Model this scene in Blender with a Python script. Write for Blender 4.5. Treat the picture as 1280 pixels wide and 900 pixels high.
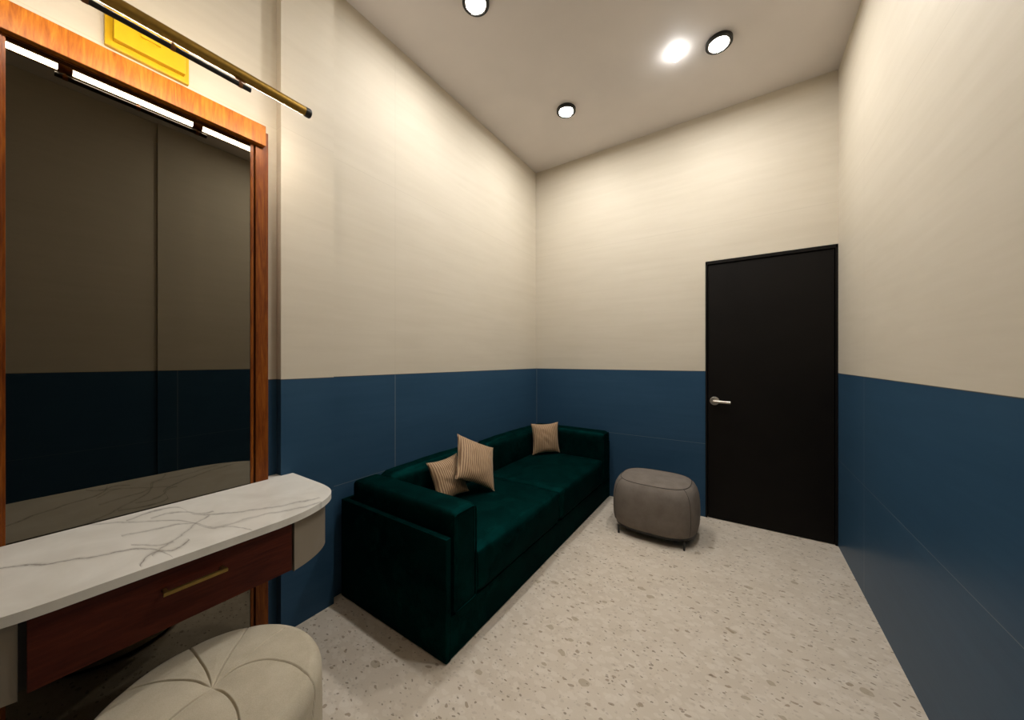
import bpy, bmesh, math, random
from mathutils import Vector, Matrix, Euler, noise as mnoise
random.seed(7)
for o in list(bpy.data.objects):
    bpy.data.objects.remove(o, do_unlink=True)
SC = bpy.context.scene
COL = SC.collection
PI = math.pi

# ------------------------------------------------------------------ camera, world, exposure
cam_d = bpy.data.cameras.new('camera')
cam_d.sensor_width = 36.0
cam_d.sensor_fit = 'HORIZONTAL'
cam_d.lens = 430.72 * 36.0 / 1280.0
cam_d.clip_start = 0.01
cam = bpy.data.objects.new('camera', cam_d)
COL.objects.link(cam)
cam.location = (0, 0, 1.3)
cam.rotation_euler = (PI / 2, 0, 0.5864)
SC.camera = cam

world = bpy.data.worlds.new('world')
SC.world = world
world.use_nodes = True
world.node_tree.nodes['Background'].inputs[0].default_value = (0, 0, 0, 1)
world.node_tree.nodes['Background'].inputs[1].default_value = 0.0

SC.view_settings.view_transform = 'Standard'
SC.view_settings.look = 'None'
SC.view_settings.gamma = 1.0
SC.view_settings.use_curve_mapping = False
SC.view_settings.exposure = 0.07

LAMP_COL = (0.985, 0.975, 0.95)
DOWN_L = 455.0        # radiance of a ceiling downlight diffuser
DOME_L = 38.0        # the small bare dome light
TUBE_L = 82.0         # picture light diffuser


# ------------------------------------------------------------------ material helpers
class NT:
    def __init__(s, name):
        s.m = bpy.data.materials.new(name)
        s.m.use_nodes = True
        s.t = s.m.node_tree
        s.b = s.t.nodes['Principled BSDF']

    def n(s, typ, ins=None, **kw):
        nd = s.t.nodes.new(typ)
        for k, v in kw.items():
            setattr(nd, k, v)
        for k, v in (ins or {}).items():
            s.put(nd.inputs[k], v)
        return nd

    def put(s, sock, v):
        if isinstance(v, bpy.types.NodeSocket):
            s.t.links.new(v, sock)
        elif isinstance(v, bpy.types.Node):
            s.t.links.new(v.outputs[0], sock)
        else:
            if hasattr(sock, 'default_value'):
                try:
                    sock.default_value = v
                except Exception:
                    sock.default_value = (*v, 1.0)

    def math(s, op, a, b=0.0, c=None, clamp=False):
        d = {0: a, 1: b}
        if c is not None:
            d[2] = c
        return s.n('ShaderNodeMath', d, operation=op, use_clamp=clamp).outputs[0]

    def mix(s, f, a, b):
        nd = s.n('ShaderNodeMix', data_type='RGBA')
        s.put(nd.inputs[0], f)
        s.put(nd.inputs[6], a if not isinstance(a, tuple) else (*a[:3], 1))
        s.put(nd.inputs[7], b if not isinstance(b, tuple) else (*b[:3], 1))
        return nd.outputs[2]

    def ramp(s, f, stops):
        nd = s.n('ShaderNodeValToRGB', {0: f})
        cr = nd.color_ramp
        while len(cr.elements) > len(stops):
            cr.elements.remove(cr.elements[-1])
        while len(cr.elements) < len(stops):
            cr.elements.new(0.5)
        for e, (p, c) in zip(cr.elements, stops):
            e.position = p
            e.color = (*c, 1) if not isinstance(c, (int, float)) else (c, c, c, 1)
        return nd.outputs[0]

    def coords(s, scale=(1, 1, 1), rot=(0, 0, 0)):
        tc = s.n('ShaderNodeTexCoord')
        mp = s.n('ShaderNodeMapping', {0: tc.outputs['Object']})
        mp.inputs['Scale'].default_value = scale
        mp.inputs['Rotation'].default_value = rot
        return mp.outputs[0]

    def noise(s, vec, scale, detail=4.0, rough=0.5, dist=0.0):
        nd = s.n('ShaderNodeTexNoise', {'Vector': vec, 'Scale': scale, 'Detail': detail, 'Roughness': rough, 'Distortion': dist})
        return nd.outputs[0]

    def bump(s, h, strength=0.2, dist=0.01):
        nd = s.n('ShaderNodeBump', {'Height': h, 'Strength': strength, 'Distance': dist})
        s.t.links.new(nd.outputs[0], s.b.inputs['Normal'])

    def set(s, **kw):
        names = dict(base='Base Color', rough='Roughness', metal='Metallic', spec='Specular IOR Level', sheen='Sheen Weight',
                     sheen_tint='Sheen Tint', sheen_rough='Sheen Roughness', coat='Coat Weight', emis='Emission Color', estr='Emission Strength')
        for k, v in kw.items():
            if isinstance(v, tuple) and len(v) == 3:
                v = (*v, 1.0)
            s.put(s.b.inputs[names[k]], v)
        return s


def plain(name, base, rough=0.5, metal=0.0, spec=0.5, nscale=40.0, var=0.12):
    m = NT(name)
    v = m.noise(m.coords(), nscale, 3.0)
    lo = tuple(c * (1 - var) for c in base)
    hi = tuple(min(1, c * (1 + var)) for c in base)
    m.set(base=m.ramp(v, [(0.3, lo), (0.7, hi)]), rough=rough, metal=metal, spec=spec)
    return m.m


def emitter(name, col, strength):
    m = NT(name)
    m.set(base=(0.8, 0.8, 0.8), emis=col, estr=strength)
    return m.m


CREAM_A, CREAM_B = (0.58, 0.515, 0.41), (0.625, 0.56, 0.455)
BLUE_A, BLUE_B = (0.026, 0.067, 0.120), (0.032, 0.079, 0.138)
Z_SPLIT = 1.207


def wall_tiles(name, axis, joints):
    """two rows of large blue tiles below, cream tiles above, thin joints; axis = horizontal axis of the wall (0 x, 1 y)"""
    m = NT(name)
    tc = m.n('ShaderNodeTexCoord')
    sep = m.n('ShaderNodeSeparateXYZ', {0: tc.outputs['Object']})
    h, z = sep.outputs[axis], sep.outputs[2]
    streak = m.noise(m.coords((1.6, 1.6, 22.0)), 1.0, 6.0, 0.6, 0.4)
    cloud = m.noise(m.coords((1.0, 1.0, 2.2)), 2.6, 4.0, 0.55)
    mixv = m.math('ADD', m.math('MULTIPLY', streak, 0.6), m.math('MULTIPLY', cloud, 0.4))
    cream = m.ramp(mixv, [(0.34, CREAM_A), (0.66, CREAM_B)])
    blue = m.ramp(mixv, [(0.34, BLUE_A), (0.66, BLUE_B)])
    up = m.math('GREATER_THAN', z, Z_SPLIT)
    base = m.mix(up, blue, cream)

    def line(v, at, w):
        return m.math('LESS_THAN', m.math('ABSOLUTE', m.math('SUBTRACT', v, at)), w)
    jb = line(z, 0.607, 0.0016)
    for j in joints:
        jb = m.math('MAXIMUM', jb, line(h, j, 0.003))
    low = m.math('LESS_THAN', z, Z_SPLIT)
    base = m.mix(m.math('MULTIPLY', m.math('MULTIPLY', jb, low), 0.8), base, (0.15, 0.18, 0.205))
    jc = line(h, joints[0], 0.0014)
    jc = m.math('MAXIMUM', jc, line(z, 2.407, 0.0012))
    base = m.mix(m.math('MULTIPLY', m.math('MULTIPLY', jc, up), 0.22), base, (0.30, 0.25, 0.18))
    base = m.mix(m.math('MULTIPLY', line(z, Z_SPLIT, 0.002), 0.8), base, (0.05, 0.05, 0.045))
    rough = m.n('ShaderNodeMix', {0: up, 2: 0.36, 3: 0.62})
    m.set(base=base, rough=rough.outputs[0], spec=m.math('MULTIPLY_ADD', up, 0.1, 0.10))
    m.bump(m.noise(m.coords((3, 3, 30.0)), 3.0, 5.0), 0.05, 0.004)
    return m.m


def terrazzo():
    m = NT('terrazzo')
    co = m.coords()
    warp = m.n('ShaderNodeTexNoise', {'Vector': co, 'Scale': 22.0, 'Detail': 2.0})
    wv = m.n('ShaderNodeVectorMath', {0: warp.outputs[1], 1: (0.5, 0.5, 0.5)}, operation='SUBTRACT')
    ws = m.n('ShaderNodeVectorMath', {0: wv.outputs[0]}, operation='SCALE')
    ws.inputs['Scale'].default_value = 0.03
    cw = m.n('ShaderNodeVectorMath', {0: co, 1: ws.outputs[0]}, operation='ADD').outputs[0]
    cl = m.noise(co, 5.0, 6.0, 0.6)
    col = m.ramp(cl, [(0.3, (0.66, 0.57, 0.46)), (0.7, (0.74, 0.65, 0.54))])
    fine = m.noise(co, 160.0, 3.0)
    col = m.mix(m.math('MULTIPLY', fine, 0.25), col, (0.42, 0.34, 0.26))

    def chips(scale, thr, prob, color, amount, rot, sy, off):
        mp = m.n('ShaderNodeMapping', {0: cw})
        mp.inputs['Scale'].default_value = (1, sy, 1)
        mp.inputs['Rotation'].default_value = (0, 0, rot)
        mp.inputs['Location'].default_value = (off, off * 1.7, 0)
        v = m.n('ShaderNodeTexVoronoi', {'Vector': mp.outputs[0], 'Scale': scale}, voronoi_dimensions='2D')
        sc = m.n('ShaderNodeSeparateColor', {0: v.outputs['Color']})
        pick = m.math('LESS_THAN', sc.outputs[0], prob)
        size = m.math('MULTIPLY', m.math('ADD', sc.outputs[1], 0.5), thr)
        inside = m.math('LESS_THAN', v.outputs['Distance'], size)
        f = m.math('MULTIPLY', m.math('MULTIPLY', pick, inside), amount)
        return lambda c: m.mix(f, c, color)
    for args in [(16, 0.36, 0.45, (0.76, 0.68, 0.58), 0.4, 0.6, 1.5, 3.1),
                 (24, 0.36, 0.40, (0.77, 0.69, 0.59), 0.4, -0.5, 1.7, 9.1),
                 (34, 0.22, 0.2, (0.50, 0.42, 0.33), 0.4, 1.1, 1.6, 5.3),
                 (60, 0.22, 0.16, (0.42, 0.34, 0.26), 0.45, 0.3, 1.5, 1.3),
                 (11, 0.17, 0.10, (0.40, 0.32, 0.22), 0.7, 0.9, 1.5, 7.7),
                 (18, 0.15, 0.20, (0.32, 0.24, 0.16), 0.75, -0.9, 1.9, 4.4),
                 (33, 0.15, 0.20, (0.22, 0.165, 0.11), 0.75, 0.2, 1.7, 2.2)]:
        col = chips(*args)(col)
    m.set(base=col, rough=0.42, spec=0.35)
    return m.m


def wood(name, a, b, c, axis=2, rough=0.35):
    m = NT(name)
    sc = [9.0, 9.0, 9.0]
    sc[axis] = 0.9
    co = m.coords(tuple(sc))
    g = m.noise(co, 5.0, 8.0, 0.62, 1.2)
    fine = m.noise(m.coords(tuple(x * 8 for x in sc)), 3.0, 5.0, 0.6)
    v = m.math('ADD', m.math('MULTIPLY', g, 0.72), m.math('MULTIPLY', fine, 0.28))
    m.set(base=m.ramp(v, [(0.32, a), (0.5, b), (0.68, c)]), rough=rough, spec=0.18)
    m.bump(fine, 0.05, 0.002)
    return m.m


def fabric(name, a, b, rough=0.9, weave=420.0, sheen=0.0, tint=(1, 1, 1), spec=0.2):
    m = NT(name)
    n1 = m.noise(m.coords(), 14.0, 5.0, 0.6)
    n2 = m.noise(m.coords(), weave, 2.0)
    v = m.math('ADD', m.math('MULTIPLY', n1, 0.6), m.math('MULTIPLY', n2, 0.4))
    m.set(base=m.ramp(v, [(0.35, a), (0.65, b)]), rough=rough, spec=spec, sheen=sheen, sheen_tint=tint, sheen_rough=0.35)
    m.bump(n2, 0.12, 0.002)
    return m.m


def velvet():
    m = NT('green_velvet')
    n1 = m.noise(m.coords(), 11.0, 5.0, 0.65, 0.5)
    n2 = m.noise(m.coords(), 300.0, 2.0)
    v = m.math('ADD', m.math('MULTIPLY', n1, 0.75), m.math('MULTIPLY', n2, 0.25))
    m.set(base=m.ramp(v, [(0.32, (0.0003, 0.0110, 0.0106)), (0.68, (0.0013, 0.034, 0.0315))]), rough=0.62, metal=0.80, spec=0.05)
    m.put(m.b.inputs['Specular Tint'], (0.005, 0.05, 0.045, 1.0))
    m.bump(n2, 0.10, 0.002)
    return m.m


def marble():
    m = NT('white_marble')
    tc = m.n('ShaderNodeTexCoord')
    co = tc.outputs['Object']
    sep = m.n('ShaderNodeSeparateXYZ', {0: co})
    x, y = sep.outputs[0], sep.outputs[1]
    cl = m.noise(co, 6.0, 6.0, 0.55, 0.6)
    base = m.ramp(cl, [(0.3, (0.66, 0.625, 0.56)), (0.62, (0.78, 0.75, 0.69))])
    wob = m.math('SUBTRACT', m.noise(co, 16.0, 7.0, 0.65), 0.5)
    wx = m.math('ADD', m.math('MULTIPLY', wob, 0.045), m.math('MULTIPLY', m.math('SUBTRACT', m.noise(co, 70.0, 4.0), 0.5), 0.010))
    wid = m.noise(co, 9.0, 3.0)
    veins = [  # (points y -> x), width, strength
        ([(-0.20, -1.66), (0.01, -1.614), (0.073, -1.557), (0.154, -1.496), (0.237, -1.444), (0.262, -1.39), (0.275, -1.31)], 0.0042, 0.75),
        ([(0.10, -1.84), (0.174, -1.80), (0.266, -1.70), (0.362, -1.56), (0.392, -1.434), (0.425, -1.40), (0.46, -1.31)], 0.0032, 0.6),
        ([(0.25, -1.74), (0.38, -1.738), (0.392, -1.62), (0.467, -1.522), (0.554, -1.457), (0.717, -1.391)], 0.0034, 0.65),
        ([(0.22, -1.60), (0.30, -1.573), (0.371, -1.525), (0.40, -1.434), (0.51, -1.411), (0.597, -1.368), (0.70, -1.34)], 0.0028, 0.6),
        ([(0.245, -1.37), (0.274, -1.404), (0.323, -1.451), (0.36, -1.50), (0.42, -1.56)], 0.0034, 0.55),
        ([(-0.19, -1.45), (0.0, -1.78), (0.05, -1.83)], 0.0022, 0.35),
        ([(0.215, -1.33), (0.238, -1.375), (0.262, -1.385), (0.285, -1.36), (0.33, -1.40)], 0.0038, 0.7),
        ([(0.30, -1.69), (0.345, -1.70), (0.385, -1.66), (0.41, -1.60), (0.44, -1.585)], 0.0036, 0.6),
        ([(0.225, -1.50), (0.25, -1.46), (0.27, -1.43), (0.30, -1.42)], 0.0036, 0.55),
    ]
    for pts, w, st in veins:
        if st <= 0:
            continue
        y0, y1 = pts[0][0], pts[-1][0]
        x0, x1 = -1.90, -1.25
        t = m.math('DIVIDE', m.math('SUBTRACT', y, y0), y1 - y0)
        fc = m.n('ShaderNodeFloatCurve', {0: 1.0, 1: t})
        cur = fc.mapping.curves[0]
        npts = [((p[0] - y0) / (y1 - y0), (p[1] - x0) / (x1 - x0)) for p in pts]
        cur.points[0].location = npts[0]
        cur.points[1].location = npts[-1]
        for q in npts[1:-1]:
            cur.points.new(*q)
        fc.mapping.update()
        xc = m.math('ADD', m.math('MULTIPLY', fc.outputs[0], x1 - x0), x0)
        d = m.math('ABSOLUTE', m.math('SUBTRACT', m.math('ADD', x, wx), xc))
        inr = m.math('MULTIPLY', m.math('GREATER_THAN', t, 0.0), m.math('LESS_THAN', t, 1.0))
        core = m.math('SUBTRACT', 1.0, m.math('DIVIDE', d, m.math('MULTIPLY', m.math('ADD', wid, 0.25), w * 2.3)), clamp=True)
        halo = m.math('SUBTRACT', 1.0, m.math('DIVIDE', d, 0.022), clamp=True)
        halo = m.math('MULTIPLY', m.math('MULTIPLY', halo, halo), 0.5)
        f = m.math('MULTIPLY', m.math('MULTIPLY', m.math('MAXIMUM', core, halo), inr), m.math('MULTIPLY', m.math('ADD', wid, 0.75), st), clamp=True)
        base = m.mix(f, base, (0.16, 0.135, 0.105))
    m.set(base=base, rough=0.30, spec=0.4)
    return m.m


def stripes():
    m = NT('striped_cushion_fabric')
    tc = m.n('ShaderNodeTexCoord')
    sep = m.n('ShaderNodeSeparateXYZ', {0: tc.outputs['Object']})
    wob = m.math('MULTIPLY', m.noise(tc.outputs['Object'], 9.0, 3.0), 0.010)
    s = m.math('SINE', m.math('MULTIPLY', m.math('ADD', sep.outputs[0], wob), 2 * PI / 0.0145))
    s = m.math('ADD', m.math('MULTIPLY', s, 0.5), 0.5)
    n2 = m.noise(m.coords((1, 1, 0.25)), 260.0, 3.0)
    v = m.math('ADD', m.math('MULTIPLY', s, 0.7), m.math('MULTIPLY', n2, 0.3))
    m.set(base=m.ramp(v, [(0.15, (0.19, 0.105, 0.055)), (0.5, (0.36, 0.225, 0.125)), (0.85, (0.50, 0.345, 0.20))]), rough=0.65, spec=0.3, sheen=0.15)
    m.bump(s, 0.25, 0.003)
    return m.m


M = dict(
    terrazzo=terrazzo(),
    ceiling=plain('ceiling_paint', (0.68, 0.63, 0.60), 0.6, nscale=3.0, var=0.03),
    black_paint=plain('black_door_paint', (0.0065, 0.0052, 0.0042), 0.55, spec=0.12, nscale=6.0),
    black_metal=plain('black_metal', (0.010, 0.009, 0.008), 0.4, spec=0.4),
    steel=plain('brushed_steel', (0.62, 0.57, 0.50), 0.32, metal=1.0, nscale=120.0),
    brass=plain('aged_brass', (0.30, 0.20, 0.06), 0.38, metal=1.0, nscale=60.0),
    gold=plain('brushed_gold', (0.34, 0.205, 0.045), 0.42, metal=1.0, nscale=60.0),
    bronze=plain('dark_bronze', (0.20, 0.085, 0.035), 0.4, metal=0.7),
    yellow=plain('yellow_paint', (0.62, 0.37, 0.003), 0.45, nscale=20.0, var=0.06),
    frame_wood=wood('frame_wood', (0.085, 0.016, 0.0022), (0.175, 0.044, 0.0045), (0.28, 0.086, 0.009), 2),
    head_wood=wood('frame_wood_cross', (0.20, 0.046, 0.0045), (0.34, 0.105, 0.008), (0.48, 0.18, 0.015), 2),
    drawer_wood=wood('drawer_wood', (0.036, 0.0046, 0.0024), (0.064, 0.0095, 0.0038), (0.098, 0.018, 0.0062), 1, 0.5),
    carcass=plain('dark_carcass', (0.012, 0.007, 0.006), 0.6),
    lacquer=plain('beige_lacquer', (0.255, 0.215, 0.165), 0.45, nscale=8.0, var=0.04),
    marble=marble(),
    velvet=velvet(),
    stripes=stripes(),
    grey_fabric=fabric('grey_brown_fabric', (0.165, 0.138, 0.115), (0.22, 0.188, 0.16)),
    seam=plain('dark_seam', (0.05, 0.042, 0.035), 0.9),
    beige_fabric=fabric('beige_linen', (0.43, 0.375, 0.28), (0.54, 0.48, 0.37)),
    diffuser=emitter('downlight_diffuser', LAMP_COL, DOWN_L),
    dome=emitter('dome_diffuser', (0.97, 1.0, 1.0), DOME_L),
    tube_diffuser=emitter('tube_diffuser', (1.0, 0.90, 0.76), TUBE_L),
)
mir = NT('bronze_mirror')
mn = mir.noise(mir.coords(), 1.5, 2.0)
mir.set(base=mir.ramp(mn, [(0.3, (0.150, 0.136, 0.108)), (0.7, (0.158, 0.143, 0.114))]), rough=0.0, metal=1.0)
M['mirror'] = mir.m


# ------------------------------------------------------------------ mesh helpers
def obj(name, bm, mat, parent=None, smooth=True, angle=35):
    me = bpy.data.meshes.new(name)
    bmesh.ops.recalc_face_normals(bm, faces=bm.faces[:])
    bm.to_mesh(me)
    bm.free()
    me.materials.append(M[mat] if isinstance(mat, str) else mat)
    if smooth:
        me.polygons.foreach_set('use_smooth', [True] * len(me.polygons))
        me.set_sharp_from_angle(angle=math.radians(angle))
    o = bpy.data.objects.new(name, me)
    COL.objects.link(o)
    if smooth and angle < 60:
        wn = o.modifiers.new('weighted_normals', 'WEIGHTED_NORMAL')
        wn.keep_sharp = True
    if parent is not None:
        o.parent = parent
        o.matrix_parent_inverse = parent.matrix_world.inverted()
    return o


def thing(name, label, cat, loc, group=None):
    o = bpy.data.objects.new(name, None)
    COL.objects.link(o)
    o.empty_display_size = 0.1
    o.location = loc
    o.matrix_world = Matrix.Translation(loc)
    o['label'] = label
    o['category'] = cat
    if group:
        o['group'] = group
    return o


def tag(o, label, cat, group=None):
    o['label'] = label
    o['category'] = cat
    if group:
        o['group'] = group
    return o


def merge(bm, tmp):
    me = bpy.data.meshes.new('tmp')
    tmp.to_mesh(me)
    tmp.free()
    bm.from_mesh(me)
    bpy.data.meshes.remove(me)


def box(bm, x0, x1, y0, y1, z0, z1, bev=0.0, seg=2):
    t = bmesh.new()
    bmesh.ops.create_cube(t, size=1.0)
    for v in t.verts:
        v.co = Vector((x0 + (v.co.x + 0.5) * (x1 - x0), y0 + (v.co.y + 0.5) * (y1 - y0), z0 + (v.co.z + 0.5) * (z1 - z0)))
    if bev > 0:
        bmesh.ops.bevel(t, geom=t.edges[:], offset=bev, segments=seg, profile=0.5, affect='EDGES')
    merge(bm, t)
    return bm


def B(*a, **k):
    return box(bmesh.new(), *a, **k)


def cyl(bm, p0, p1, r0, r1=None, seg=24, caps=True, bev=0.0):
    r1 = r0 if r1 is None else r1
    p0, p1 = Vector(p0), Vector(p1)
    d = p1 - p0
    t = bmesh.new()
    bmesh.ops.create_cone(t, cap_ends=caps, segments=seg, radius1=r0, radius2=r1, depth=d.length)
    if bev > 0:
        es = [e for e in t.edges if abs(abs(e.verts[0].co.z) - d.length / 2) < 1e-6 and abs(e.verts[0].co.z - e.verts[1].co.z) < 1e-6]
        bmesh.ops.bevel(t, geom=es, offset=bev, segments=3, profile=0.5, affect='EDGES')
    q = d.to_track_quat('Z', 'Y').to_matrix().to_4x4()
    bmesh.ops.transform(t, matrix=Matrix.Translation((p0 + p1) / 2) @ q, verts=t.verts[:])
    merge(bm, t)
    return bm


def lathe(bm, prof, cx, cy, seg=48):
    """closed revolve of (r, z) profile about the vertical axis"""
    rings = []
    for r, z in prof:
        if r < 1e-6:
            rings.append([bm.verts.new((cx, cy, z))])
        else:
            rings.append([bm.verts.new((cx + r * math.cos(2 * PI * k / seg), cy + r * math.sin(2 * PI * k / seg), z)) for k in range(seg)])
    for a, b in zip(rings, rings[1:]):
        for k in range(seg):
            k2 = (k + 1) % seg
            if len(a) == 1 and len(b) == 1:
                continue
            if len(a) == 1:
                bm.faces.new((a[0], b[k], b[k2]))
            elif len(b) == 1:
                bm.faces.new((a[k], b[0], a[k2]))
            else:
                bm.faces.new((a[k], b[k], b[k2], a[k2]))
    return bm


def tube_path(bm, pts, r, seg=8, closed=False):
    pts = [Vector(p) for p in pts]
    n = len(pts)
    rings = []
    for i, p in enumerate(pts):
        a = pts[(i - 1) % n] if (closed or i > 0) else p
        b = pts[(i + 1) % n] if (closed or i < n - 1) else p
        t = (b - a).normalized()
        ref = Vector((0, 0, 1)) if abs(t.z) < 0.9 else Vector((1, 0, 0))
        u = t.cross(ref).normalized()
        w = t.cross(u).normalized()
        rings.append([bm.verts.new(p + r * (math.cos(2 * PI * k / seg) * u + math.sin(2 * PI * k / seg) * w)) for k in range(seg)])
    for i in range(n if closed else n - 1):
        A, Bq = rings[i], rings[(i + 1) % n]
        for k in range(seg):
            k2 = (k + 1) % seg
            bm.faces.new((A[k], A[k2], Bq[k2], Bq[k]))
    if not closed:
        bm.faces.new(rings[0])
        bm.faces.new(rings[-1][::-1])
    return bm


def prism(bm, poly, z0, z1, bev=0.0):
    t = bmesh.new()
    lo = [t.verts.new((x, y, z0)) for x, y in poly]
    hi = [t.verts.new((x, y, z1)) for x, y in poly]
    n = len(poly)
    t.faces.new(lo[::-1])
    t.faces.new(hi)
    for i in range(n):
        j = (i + 1) % n
        t.faces.new((lo[i], lo[j], hi[j], hi[i]))
    if bev > 0:
        es = [e for e in t.edges if abs(e.verts[0].co.z - e.verts[1].co.z) < 1e-7]
        bmesh.ops.bevel(t, geom=es, offset=bev, segments=2, profile=0.5, affect='EDGES')
    merge(bm, t)
    return bm


def cushion(x0, x1, y0, y1, z0, z1, r, crown=(0, 0, 0, 0), n=22, wrinkle=0.0, seed=0.0):
    """rounded block; crown = bulge of +x, -y/+y sides, top, front"""
    t = bmesh.new()
    bmesh.ops.create_cube(t, size=2.0)
    bmesh.ops.subdivide_edges(t, edges=t.edges[:], cuts=n, use_grid_fill=True)
    c = Vector(((x0 + x1) / 2, (y0 + y1) / 2, (z0 + z1) / 2))
    h = Vector(((x1 - x0) / 2, (y1 - y0) / 2, (z1 - z0) / 2))
    for v in t.verts:
        u = v.co.copy()
        p = Vector((u.x * h.x, u.y * h.y, u.z * h.z))
        q = Vector([max(-(h[i] - r), min(h[i] - r, p[i])) for i in range(3)])
        d = p - q
        if d.length > 1e-9:
            m = max(abs(d.x), abs(d.y), abs(d.z))
            p = q + d.normalized() * min(r, d.length if d.length < r else r)
            k = sum(1 for i in range(3) if abs(d[i]) > 1e-6)
            if k == 1:
                p = q + d
        bx, by, bz = (1 - u.x ** 2), (1 - u.y ** 2), (1 - u.z ** 2)
        if u.z > 0:
            p.z += crown[2] * bx * by * u.z
        if u.x > 0:
            p.x += crown[0] * by * bz * u.x
        p.y += crown[1] * bx * bz * u.y
        if wrinkle:
            s = mnoise.noise(Vector((p.x * 9 + seed, p.y * 9, p.z * 9)))
            p.z += wrinkle * s
        v.co = c + p
    return t


# ------------------------------------------------------------------ the room
H = 3.33
XL, XR, YB, YF = -1.857, 0.566, 3.264, -1.35
DOOR_L, DOOR_TOP = -0.245, 2.112


def struct(name, bm, mat, parent=None, smooth=False):
    o = obj(name, bm, mat, parent, smooth)
    if parent is None:
        o['kind'] = 'structure'
    return o


struct('floor', B(XL - 0.2, XR + 0.2, YF - 0.2, YB + 0.2, -0.1, 0.0), 'terrazzo')
struct('ceiling', B(XL - 0.2, XR + 0.2, YF - 0.2, YB + 0.2, H, H + 0.1), 'ceiling')
mat_side_l = wall_tiles('left_wall_tiles', 1, [1.434, -0.9])
mat_side_r = wall_tiles('right_wall_tiles', 1, [2.66, 0.905, -0.5])
mat_back = wall_tiles('back_wall_tiles', 0, [-1.846, 0.2])
struct('wall_left', prism(bmesh.new(), [(XL - 0.2, YF), (XL, YF), (XL, 0.752), (-1.809, 0.752), (-1.809, 1.005), (XL, 1.005), (XL, YB), (XL - 0.2, YB)], 0, H), mat_side_l)
struct('wall_right', prism(bmesh.new(), [(XR + 0.2, YF), (XR + 0.2, YB), (XR, YB), (XR, 1.035), (XR - 0.02, 1.035), (XR - 0.02, 0.78), (XR, 0.78), (XR, YF)], 0, H), mat_side_r)
bw = B(XL - 0.2, DOOR_L, YB, YB + 0.2, 0, H)
box(bw, DOOR_L, XR + 0.2, YB, YB + 0.2, DOOR_TOP, H)
struct('wall_back', bw, mat_back)
struct('wall_front', B(XL - 0.2, XR + 0.2, YF - 0.2, YF, 0, H), mat_back)

# door: leaf, frame, lever handle
door = struct('door_1', B(DOOR_L + 0.018, XR - 0.018, YB + 0.006, YB + 0.05, 0.004, DOOR_TOP - 0.03, bev=0.002, seg=1), 'black_paint')
fr = B(DOOR_L, DOOR_L + 0.014, YB - 0.004, YB + 0.1, 0, DOOR_TOP, bev=0.001, seg=1)
box(fr, XR - 0.014, XR - 0.0005, YB - 0.004, YB + 0.1, 0, DOOR_TOP, bev=0.001, seg=1)
box(fr, DOOR_L, XR - 0.0005, YB - 0.004, YB + 0.1, DOOR_TOP - 0.025, DOOR_TOP, bev=0.001, seg=1)
struct('door_frame', fr, 'black_paint', door)
HX, HZ = -0.180, 0.966
hb = cyl(bmesh.new(), (HX, YB + 0.006, HZ), (HX, YB - 0.006, HZ), 0.034, bev=0.003, seg=40)
cyl(hb, (HX, YB, HZ), (HX, YB - 0.05, HZ), 0.011, seg=20)
tube_path(hb, [(HX - 0.006, YB - 0.05, HZ), (HX + 0.012, YB - 0.052, HZ), (HX + 0.04, YB - 0.053, HZ - 0.001), (HX + 0.112, YB - 0.053, HZ - 0.003)], 0.011, 16)
dh = obj('door_handle', hb, 'steel', door)
dh['label'] = 'brushed steel lever handle on round rose'

# ------------------------------------------------------------------ ceiling downlights
G = 'surface downlights on the ceiling'


def downlight(x, y, label):
    t = thing('ceiling_downlight', label, 'ceiling light', (x, y, H), G)
    zb = H - 0.025
    housing = lathe(bmesh.new(), [(0.0, H - 0.001), (0.073, H - 0.001), (0.076, H - 0.004), (0.076, zb + 0.003), (0.073, zb), (0.064, zb), (0.0632, zb + 0.004), (0.0, zb + 0.006)], x, y, 56)
    obj('housing', housing, 'black_metal', t)
    obj('inner_ring', lathe(bmesh.new(), [(0.0600, zb + 0.0055), (0.0600, zb + 0.001), (0.0575, zb + 0.001), (0.0575, zb + 0.0055), (0.0600, zb + 0.0055)], x, y, 56), 'steel', t)
    obj('diffuser', lathe(bmesh.new(), [(0.0, zb + 0.0012), (0.0525, zb + 0.0012), (0.054, zb + 0.0025), (0.054, zb + 0.005), (0.0, zb + 0.005)], x, y, 56), 'diffuser', t)
    return t


downlight(-1.245, 1.505, 'black rimmed ceiling downlight cut by the top edge of the picture')
downlight(-0.116, 2.555, 'black rimmed ceiling downlight right beside the bright glaring bulb')
downlight(-1.178, 2.565, 'black rimmed ceiling downlight nearest the corner behind the sofa')
downlight(-0.118, 1.505, 'black rimmed ceiling downlight added out of view by the right wall to light the room')  # unseen fourth downlight, added for the room's lighting

gb = lathe(bmesh.new(), [(0.0, H - 0.0005), (0.010, H - 0.0005), (0.011, H - 0.008)] + [(0.026 * math.sin(a * PI / 20), H - 0.031 + 0.026 * math.cos(a * PI / 20)) for a in range(3, 21)], -0.357, 2.490, 40)
tag(obj('globe_bulb', gb, 'dome', None, True, 80), 'small bare globe bulb glaring white on the ceiling beside a downlight', 'ceiling light')

# ------------------------------------------------------------------ mirror with wooden frame
MF = -1.803           # front face of the frame
t = thing('framed_mirror', 'tall bronze-tinted mirror in an orange-brown wooden frame above the vanity', 'mirror', (-1.83, 0.333, 0.02))
YI0, YI1 = 0.014, 0.648


def rail_bm(y0, y1, z0, z1):
    return B(XL + 0.001, MF, y0, y1, z0, z1, bev=0.0015, seg=2)


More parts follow.
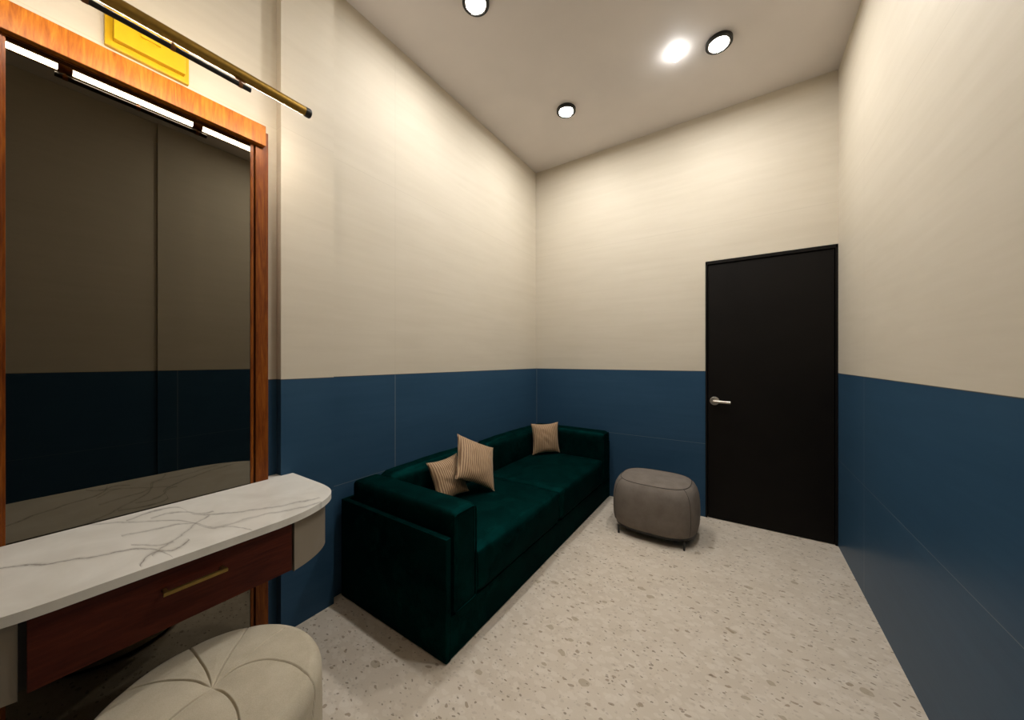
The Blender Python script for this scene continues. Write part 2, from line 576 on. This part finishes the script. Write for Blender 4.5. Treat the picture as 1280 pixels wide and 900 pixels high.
ZT = 2.335
obj('frame_stile', rail_bm(-0.036, YI0, 0.004, ZT), 'frame_wood', t)
obj('frame_stile', rail_bm(YI1, 0.697, 0.004, ZT), 'frame_wood', t)
obj('frame_head', B(XL + 0.001, -1.780, -0.012, 0.679, 2.2615, 2.3505, bev=0.0012, seg=1), 'head_wood', t)
obj('frame_sill', rail_bm(YI0, YI1, 0.004, 0.05), 'frame_wood', t)
bd = B(-1.84, -1.8045, YI1 - 0.019, YI1 - 0.007, 0.05, 2.261, bev=0.002)
box(bd, -1.84, -1.8045, YI0 - 0.001, YI0 + 0.006, 0.05, 2.261, bev=0.001)
box(bd, -1.84, -1.8040, YI0, YI1 - 0.007, 2.2582, 2.2618, bev=0.001)
obj('inner_bead', bd, 'frame_wood', t)
obj('mirror_glass', B(-1.843, -1.809, YI0 - 0.001, YI1 - 0.010, 0.04, 2.2605), 'mirror', t, smooth=False)

# ------------------------------------------------------------------ yellow wall box above the mirror
t = thing('wall_box', 'yellow framed box with raised panel on the wall above the mirror', 'wall box', (XL, 0.324, 2.40))
wb = B(XL + 0.0005, XL + 0.018, 0.214, 0.434, 2.400, 2.575, bev=0.003)
obj('back_plate', wb, 'yellow', t)
obj('raised_panel', B(XL + 0.017, XL + 0.040, 0.232, 0.418, 2.421, 2.556, bev=0.002), 'yellow', t)
lt = B(XL + 0.040, XL + 0.046, 0.296, 0.350, 2.474, 2.492, bev=0.002)
box(lt, XL + 0.044, XL + 0.052, 0.298, 0.311, 2.470, 2.476, bev=0.001)
box(lt, XL + 0.044, XL + 0.052, 0.335, 0.348, 2.470, 2.476, bev=0.001)
obj('latch', lt, 'yellow', t)

# ------------------------------------------------------------------ picture light
TX, TZ, TR = -1.557, 2.366, 0.0185
TY0, TY1 = -0.096, 0.763
t = thing('picture_light', 'long gold tube picture light with black ends above the mirror', 'wall lamp', (XL, 0.333, 2.58))
diff_dir = math.radians(220.0)
half = math.radians(34)
UP0, UP1 = math.radians(62), math.radians(114)


def arc_strip(a0, a1, r, y0, y1, n=36, thick=None):
    bm = bmesh.new()
    rows = []
    for y in (y0, y1):
        outer = [bm.verts.new((TX + r * math.cos(a0 + (a1 - a0) * k / n), y, TZ + r * math.sin(a0 + (a1 - a0) * k / n))) for k in range(n + 1)]
        inner = [bm.verts.new((TX + (r - thick) * math.cos(a0 + (a1 - a0) * k / n), y, TZ + (r - thick) * math.sin(a0 + (a1 - a0) * k / n))) for k in range(n + 1)]
        rows.append((outer, inner))
    (o0, i0), (o1, i1) = rows
    for k in range(n):
        bm.faces.new((o0[k], o0[k + 1], o1[k + 1], o1[k]))
        bm.faces.new((i0[k], i1[k], i1[k + 1], i0[k + 1]))
        bm.faces.new((o0[k], i0[k], i0[k + 1], o0[k + 1]))
        bm.faces.new((o1[k], o1[k + 1], i1[k + 1], i1[k]))
    for k in (0, n):
        bm.faces.new((o0[k], o1[k], i1[k], i0[k]))
    return bm


hs = arc_strip(diff_dir + half, 2 * PI + UP0, TR, TY0 + 0.02, TY1 - 0.02, thick=0.003)
merge(hs, arc_strip(UP1, diff_dir - half, TR, TY0 + 0.02, TY1 - 0.02, n=16, thick=0.003))
obj('tube_housing', hs, 'gold', t)
obj('diffuser', arc_strip(diff_dir - half, diff_dir + half, TR - 0.0008, TY0 + 0.02, TY1 - 0.02, thick=0.003), 'tube_diffuser', t)
obj('added_uplight', arc_strip(UP0, UP1, TR - 0.0008, TY0 + 0.02, TY1 - 0.02, n=16, thick=0.003), 'tube_diffuser', t)  # added glowing strip, unseen behind the tube, brightens the wall above
obj('end_cap', cyl(bmesh.new(), (TX, TY1 - 0.030, TZ), (TX, TY1, TZ), TR + 0.0008, bev=0.007, seg=32), 'black_metal', t)
obj('end_cap', cyl(bmesh.new(), (TX, TY0, TZ), (TX, TY0 + 0.030, TZ), TR + 0.0008, bev=0.007, seg=32), 'black_metal', t)
BX, BZ = -1.562, 2.331
obj('rail_bar', cyl(bmesh.new(), (BX, 0.121, BZ), (BX, 0.545, BZ), 0.0085, seg=16, bev=0.001), 'black_metal', t)
for yy in (0.145, 0.328, 0.512):
    cb = cyl(bmesh.new(), (BX, yy - 0.006, BZ), (BX, yy + 0.006, BZ), 0.0098, seg=16)
    box(cb, BX - 0.002, BX + 0.002, yy - 0.003, yy + 0.003, BZ, TZ - TR + 0.003)
    obj('bar_clip', cb, 'bronze', t)
for yy in (0.145, 0.512):
    obj('collar', arc_strip(diff_dir - half - 0.35, diff_dir + half + 0.12, TR + 0.0022, yy - 0.017, yy + 0.017, n=48, thick=0.002), 'bronze', t)
    ab = bmesh.new()
    yw = 0.324 + (0.055 if yy > 0.324 else -0.055)
    for dy in (-0.011, 0.011):
        # thin twin rods run from the collar back to the wall box
        tube_path(ab, [(TX - 0.013, yy + dy, TZ + 0.008), (TX - 0.10, yy + dy + (yw - yy) * 0.36, TZ + 0.068), (XL + 0.043, yw + dy, TZ + 0.176)], 0.0022, 10)
    obj('arm', ab, 'steel', t)

# ------------------------------------------------------------------ vanity counter
CT, CB_ = 0.754, 0.730
right_curve = [(-1.57, 0.803), (-1.53, 0.802), (-1.48, 0.797), (-1.44, 0.787), (-1.40, 0.766), (-1.365, 0.731), (-1.337, 0.688), (-1.315, 0.635), (-1.303, 0.58), (-1.299, 0.53)]
YC = 0.304


def spline(pts, n=6):
    out = []
    for i in range(len(pts) - 1):
        p0 = Vector(pts[max(0, i - 1)]); p1 = Vector(pts[i]); p2 = Vector(pts[i + 1]); p3 = Vector(pts[min(len(pts) - 1, i + 2)])
        for k in range(n):
            s = k / n
            out.append(tuple(0.5 * ((2 * p1) + (p2 - p0) * s + (2 * p0 - 5 * p1 + 4 * p2 - p3) * s * s + (3 * p1 - p0 - 3 * p2 + p3) * s ** 3)))
    out.append(tuple(pts[-1]))
    return out


rc = spline(right_curve)
lc = [(x, 2 * YC - y) for x, y in rc][::-1]
back = [(XL + 0.002, 2 * YC - 0.803), (XL + 0.002, -0.0395), (MF + 0.0025, -0.0395), (MF + 0.0025, 0.6985), (XL + 0.002, 0.6985), (XL + 0.002, 0.7505), (-1.807, 0.7505), (-1.807, 0.803)]
t = thing('vanity_counter', 'wall-mounted vanity counter with white veined marble top and one drawer', 'vanity table', (-1.56, YC, 0.55))
outline = back + rc + lc
obj('marble_top', prism(bmesh.new(), outline, CB_, CT, bev=0.0012), 'marble', t, smooth=True, angle=30)
obj('carcass', B(MF + 0.004, -1.338, 0.024, 0.588, 0.562, 0.7295), 'carcass', t)
dw = obj('drawer', B(-1.338, -1.319, 0.041, 0.5835, 0.559, 0.7215, bev=0.0015), 'drawer_wood', t)
hb = B(-1.297, -1.287, 0.252, 0.392, 0.664, 0.674, bev=0.0012)
box(hb, -1.320, -1.288, 0.254, 0.264, 0.665, 0.673, bev=0.0012)
box(hb, -1.320, -1.288, 0.380, 0.390, 0.665, 0.673, bev=0.0012)
hd = obj('handle', hb, 'brass', dw)
hd['label'] = 'slim square brass bar handle'


ci = [(x - 0.018, y - 0.016) for x, y in rc]
cap = [(-1.803, 0.5905), (-1.803, 0.787)] + [p for p in ci if p[1] > 0.5905] + [(-1.3185, 0.5905)]
obj('end_panel', prism(bmesh.new(), cap, 0.549, 0.7295, bev=0.001), 'lacquer', t, angle=30)
capl = [(x, 2 * YC - y + 0.012) for x, y in cap][::-1]
obj('end_panel', prism(bmesh.new(), capl, 0.549, 0.7295, bev=0.001), 'lacquer', t, angle=30)


# ------------------------------------------------------------------ sofa
t = thing('sofa', 'dark green velvet sofa standing along the left wall', 'sofa', (-1.43, 2.16, 0))
SX0, SX1, SY0, SY1 = -1.838, -1.040, 1.062, 3.245
bf = B(SX0, SX1, SY0, SY0 + 0.032, 0.004, 0.535, bev=0.006)
box(bf, SX0, SX1, SY1 - 0.032, SY1, 0.004, 0.535, bev=0.006)
box(bf, SX0, SX0 + 0.03, SY0 + 0.02, SY1 - 0.02, 0.004, 0.535, bev=0.006)
box(bf, SX0 + 0.01, SX1 - 0.004, SY0 + 0.02, SY1 - 0.02, 0.004, 0.185, bev=0.006)
obj('base_frame', bf, 'velvet', t)
for x in (SX0 + 0.06, SX1 - 0.06):
    for y in (SY0 + 0.06, SY1 - 0.06):
        obj('foot', cyl(bmesh.new(), (x, y, 0), (x, y, 0.006), 0.022, bev=0.001), 'black_metal', t)


def arm_piping(y0, y1):
    x = SX1 + 0.004
    pb = bmesh.new()
    z0, z1, r = 0.196, 0.622, 0.02
    pts = []
    for cy, cz, a0 in ((y1 - r, z1 - r, 0), (y0 + r, z1 - r, 90), (y0 + r, z0 + r, 180), (y1 - r, z0 + r, 270)):
        for k in range(5):
            a = math.radians(a0 + k * 22.5)
            pts.append((x, cy + r * math.cos(a), cz + r * math.sin(a)))
    tube_path(pb, pts, 0.004, 8, closed=True)
    return pb


for y0, y1 in ((1.100, 1.262), (3.045, 3.213)):
    a = obj('armrest', cushion(SX0 + 0.035, SX1 + 0.006, y0, y1, 0.180, 0.636, 0.032, (0.0, 0.002, 0.006)), 'velvet', t)
    obj('piping', arm_piping(y0 + 0.008, y1 - 0.008), 'velvet', a)
for y0, y1 in ((1.265, 2.152), (2.156, 3.042)):
    obj('back_cushion', cushion(SX0 + 0.032, -1.662, y0, y1, 0.33, 0.640, 0.045, (0.012, 0.0, 0.014), wrinkle=0.003, seed=y0), 'velvet', t)
    obj('seat_cushion', cushion(-1.70, SX1 + 0.010, y0, y1, 0.187, 0.402, 0.035, (0.010, 0.0, 0.022), wrinkle=0.003, seed=y0 + 3), 'velvet', t)

# ------------------------------------------------------------------ cushions on the sofa
GP = 'striped throw cushions on the sofa'


def pillow(label, size, thick, loc, rot, seed):
    n = 36
    bm = bmesh.new()
    grid = {}
    for side in (-1, 1):
        for i in range(n + 1):
            for j in range(n + 1):
                u, v = -1 + 2 * i / n, -1 + 2 * j / n
                edge = i in (0, n) or j in (0, n)
                if edge and side == 1:
                    grid[(side, i, j)] = grid[(-1, i, j)]
                    continue
                px = u * (1 - 0.11 * (1 - v * v) * u * u)
                pz = v * (1 - 0.11 * (1 - u * u) * v * v)
                hgt = ((1 - u * u) * (1 - v * v)) ** 0.55
                wr = mnoise.noise(Vector((u * 2.2 + seed, v * 2.2, side * 3.0))) * 0.16 * (hgt ** 0.5)
                cr = mnoise.noise(Vector(((u + v) * 3.5 + seed * 2, (u - v) * 0.9, side))) * 0.09 * (hgt ** 0.5)
                y = side * thick / 2 * max(0.0, hgt * (1 + wr + cr))
                grid[(side, i, j)] = bm.verts.new((px * size / 2, y, pz * size / 2))
    for side in (-1, 1):
        for i in range(n):
            for j in range(n):
                bm.faces.new((grid[(side, i, j)], grid[(side, i + 1, j)], grid[(side, i + 1, j + 1)], grid[(side, i, j + 1)]))
    o = obj('throw_cushion', bm, 'stripes', None, True, 80)
    o.location = loc
    o.rotation_euler = Euler(rot, 'XYZ')
    return tag(o, label, 'cushion', GP)


pillow('brown striped throw cushion alone in the far corner of the sofa', 0.29, 0.10, (-1.541, 2.893, 0.560), (-0.136, 0.005, 0.955), 1.3)
pillow('brown striped throw cushion tilted on its corner, in front of the other', 0.325, 0.12, (-1.49, 1.80, 0.612), (-0.64, 0.45, 1.21), 4.1)
pillow('brown striped throw cushion nearest the armrest, partly behind the tilted one', 0.265, 0.10, (-1.570, 1.623, 0.542), (-0.45, -0.02, 1.53), 8.7)

# ------------------------------------------------------------------ grey ottoman
OX, OY, OA, OB = -0.545, 2.805, 0.300, 0.250
t = thing('ottoman', 'grey-brown upholstered rounded ottoman on thin black legs beside the door', 'ottoman', (OX, OY, 0))


def sell(a, b, e, th):
    c, s = math.cos(th), math.sin(th)
    return (a * math.copysign(abs(c) ** (2 / e), c), b * math.copysign(abs(s) ** (2 / e), s))


def loft(prof, cx, cy, a, b, e, seg=96):
    bm = bmesh.new()
    rings = []
    for f, z in prof:
        if f < 1e-6:
            rings.append([bm.verts.new((cx, cy, z))])
            continue
        rings.append([bm.verts.new((cx + sell(a * f, b * f, e, 2 * PI * k / seg)[0], cy + sell(a * f, b * f, e, 2 * PI * k / seg)[1], z)) for k in range(seg)])
    for p, q in zip(rings, rings[1:]):
        for k in range(seg):
            k2 = (k + 1) % seg
            if len(p) == 1:
                bm.faces.new((p[0], q[k], q[k2]))
            elif len(q) == 1:
                bm.faces.new((p[k], q[0], p[k2]))
            else:
                bm.faces.new((p[k], q[k], q[k2], p[k2]))
    return bm


oprof = [(0.0, 0.068), (0.88, 0.068), (0.93, 0.072), (0.965, 0.086), (0.985, 0.112), (0.998, 0.16), (1.0, 0.21), (0.994, 0.265), (0.975, 0.312), (0.94, 0.350), (0.885, 0.380), (0.81, 0.398), (0.70, 0.406), (0.45, 0.411), (0.2, 0.413), (0.0, 0.4135)]
ot = obj('upholstery', loft(oprof, OX, OY, OA, OB, 2.9), 'grey_fabric', t, True, 80)
sp = bmesh.new()
pts = []
for k in range(96):
    x, y = sell(OA * 0.815, OB * 0.815, 2.9, 2 * PI * k / 96)
    pts.append((OX + x, OY + y, 0.3978))
tube_path(sp, pts, 0.0022, 8, closed=True)
for th in (-0.62, -2.52, 0.62, 2.52):
    pts = []
    for f, z in oprof[3:12]:
        x, y = sell(OA * f, OB * f, 2.9, th)
        pts.append((OX + x, OY + y, z))
    tube_path(sp, pts, 0.0016, 8)
obj('seam_piping', sp, 'seam', ot)
obj('base_plate', loft([(0.0, 0.052), (0.90, 0.052), (0.92, 0.055), (0.92, 0.072), (0.0, 0.072)], OX, OY, OA, OB, 2.9), 'black_metal', t)
for sx in (-1, 1):
    for sy in (-1, 1):
        x, y = OX + sx * 0.222, OY + sy * 0.198
        obj('leg', cyl(bmesh.new(), (x, y, 0.0), (x, y, 0.060), 0.0070, 0.0085, 16), 'black_metal', t)

# ------------------------------------------------------------------ round stool with star seams
PX, PY, PR, PH = -1.150, 0.315, 0.252, 0.452
t = thing('round_stool', 'beige upholstered round stool with star-stitched top under the vanity', 'stool', (PX, PY, 0))
# seam curves: list of (radius fraction, angle in degrees) from the centre outwards and down the side
SEAMS = [
    ([(0.0, 172), (0.5, 176), (1.0, 177), (1.9, 196)], 1.0),
    ([(0.0, 142), (0.5, 142), (1.0, 142), (1.9, 158)], 1.0),
    ([(0.0, 112), (0.12, 107), (0.33, 90), (0.58, 67), (0.74, 56), (0.92, 44), (1.9, 14)], 1.0),
    ([(0.0, 110), (0.24, 107), (0.6, 110), (0.8, 110), (1.9, 110)], 0.35),
    ([(0.0, 196), (0.15, 199), (0.42, 204), (0.63, 207), (0.88, 212), (1.9, 235)], 1.0),
    ([(0.0, 16), (0.14, 14), (0.33, 10), (0.5, 6), (1.0, -8), (1.9, -35)], 1.0),
    ([(0.0, 285), (0.5, 287), (1.0, 290), (1.9, 312)], 1.0),
]


def seam_ang(s, f):
    for (a, b), (c, d) in zip(s, s[1:]):
        if f <= c:
            return math.radians(b + (d - b) * (f - a) / (c - a))
    return math.radians(s[-1][1])


def stool_bm():
    bm = bmesh.new()
    seg = 900
    prof = []
    # (path fraction: 1.0 = rim, 1.9 = bottom), radius, height
    for k in range(80):
        f = k / 79 * 0.86
        prof.append((f, PR * f, PH - 0.016 * (f / 0.86) ** 2.5))
    for k in range(1, 25):
        a = k / 24 * PI / 2
        prof.append((0.86 + 0.14 * k / 24, PR * 0.86 + 0.14 * PR * math.sin(a), PH - 0.016 - 0.045 * (1 - math.cos(a))))
    z0 = PH - 0.061
    for k in range(1, 22):
        s = k / 21
        prof.append((1.0 + 0.9 * s, PR * (1 + 0.015 * math.sin(PI * s)) - 0.02 * PR * s, z0 + (0.035 - z0) * s))
    prof.append((1.95, PR * 0.95, 0.022))
    prof.append((2.0, 0.0, 0.022))
    rings = []
    for f, r, z in prof:
        if r < 1e-6:
            rings.append([bm.verts.new((PX, PY, z - (0.012 if f == 0 else 0)))])
            continue
        ring = []
        for k in range(seg):
            th = 2 * PI * k / seg
            dep = 0.0
            puff = 1.0
            for s, wt in SEAMS:
                if wt < 1 and f > 0.85:
                    continue
                d = (th - seam_ang(s, min(f, 1.9)) + PI) % (2 * PI) - PI
                w = abs(d) * r
                dep = max(dep, math.exp(-(w / 0.0019) ** 2) * 0.0075 * wt)
                puff = min(puff, 1 - wt * math.exp(-(w / 0.022) ** 2))
            amp = min(1.0, f * 4)
            cz = math.exp(-(r / 0.035) ** 2) * 0.008
            if f <= 1.0:
                side = max(0.0, (f - 0.86) / 0.14)
                zz = z - dep * (1 - side) * min(1, f * 6) - cz + 0.0022 * puff * amp * (1 - side)
                rr = r - dep * side
            else:
                fade = max(0.0, 1 - (f - 1.0) / 0.9)
                zz = z
                rr = r - dep * (0.3 + 0.7 * fade)
            ring.append(bm.verts.new((PX + rr * math.cos(th), PY + rr * math.sin(th), zz)))
        rings.append(ring)
    for a, b in zip(rings, rings[1:]):
        for k in range(seg):
            k2 = (k + 1) % seg
            if len(a) == 1:
                bm.faces.new((a[0], b[k], b[k2]))
            elif len(b) == 1:
                bm.faces.new((a[k], b[0], a[k2]))
            else:
                bm.faces.new((a[k], b[k], b[k2], a[k2]))
    return bm


obj('upholstery', stool_bm(), 'beige_fabric', t, True, 80)
obj('base_plate', lathe(bmesh.new(), [(0.0, 0.0), (0.222, 0.0), (0.225, 0.003), (0.225, 0.024), (0.0, 0.024)], PX, PY, 64), 'black_metal', t)
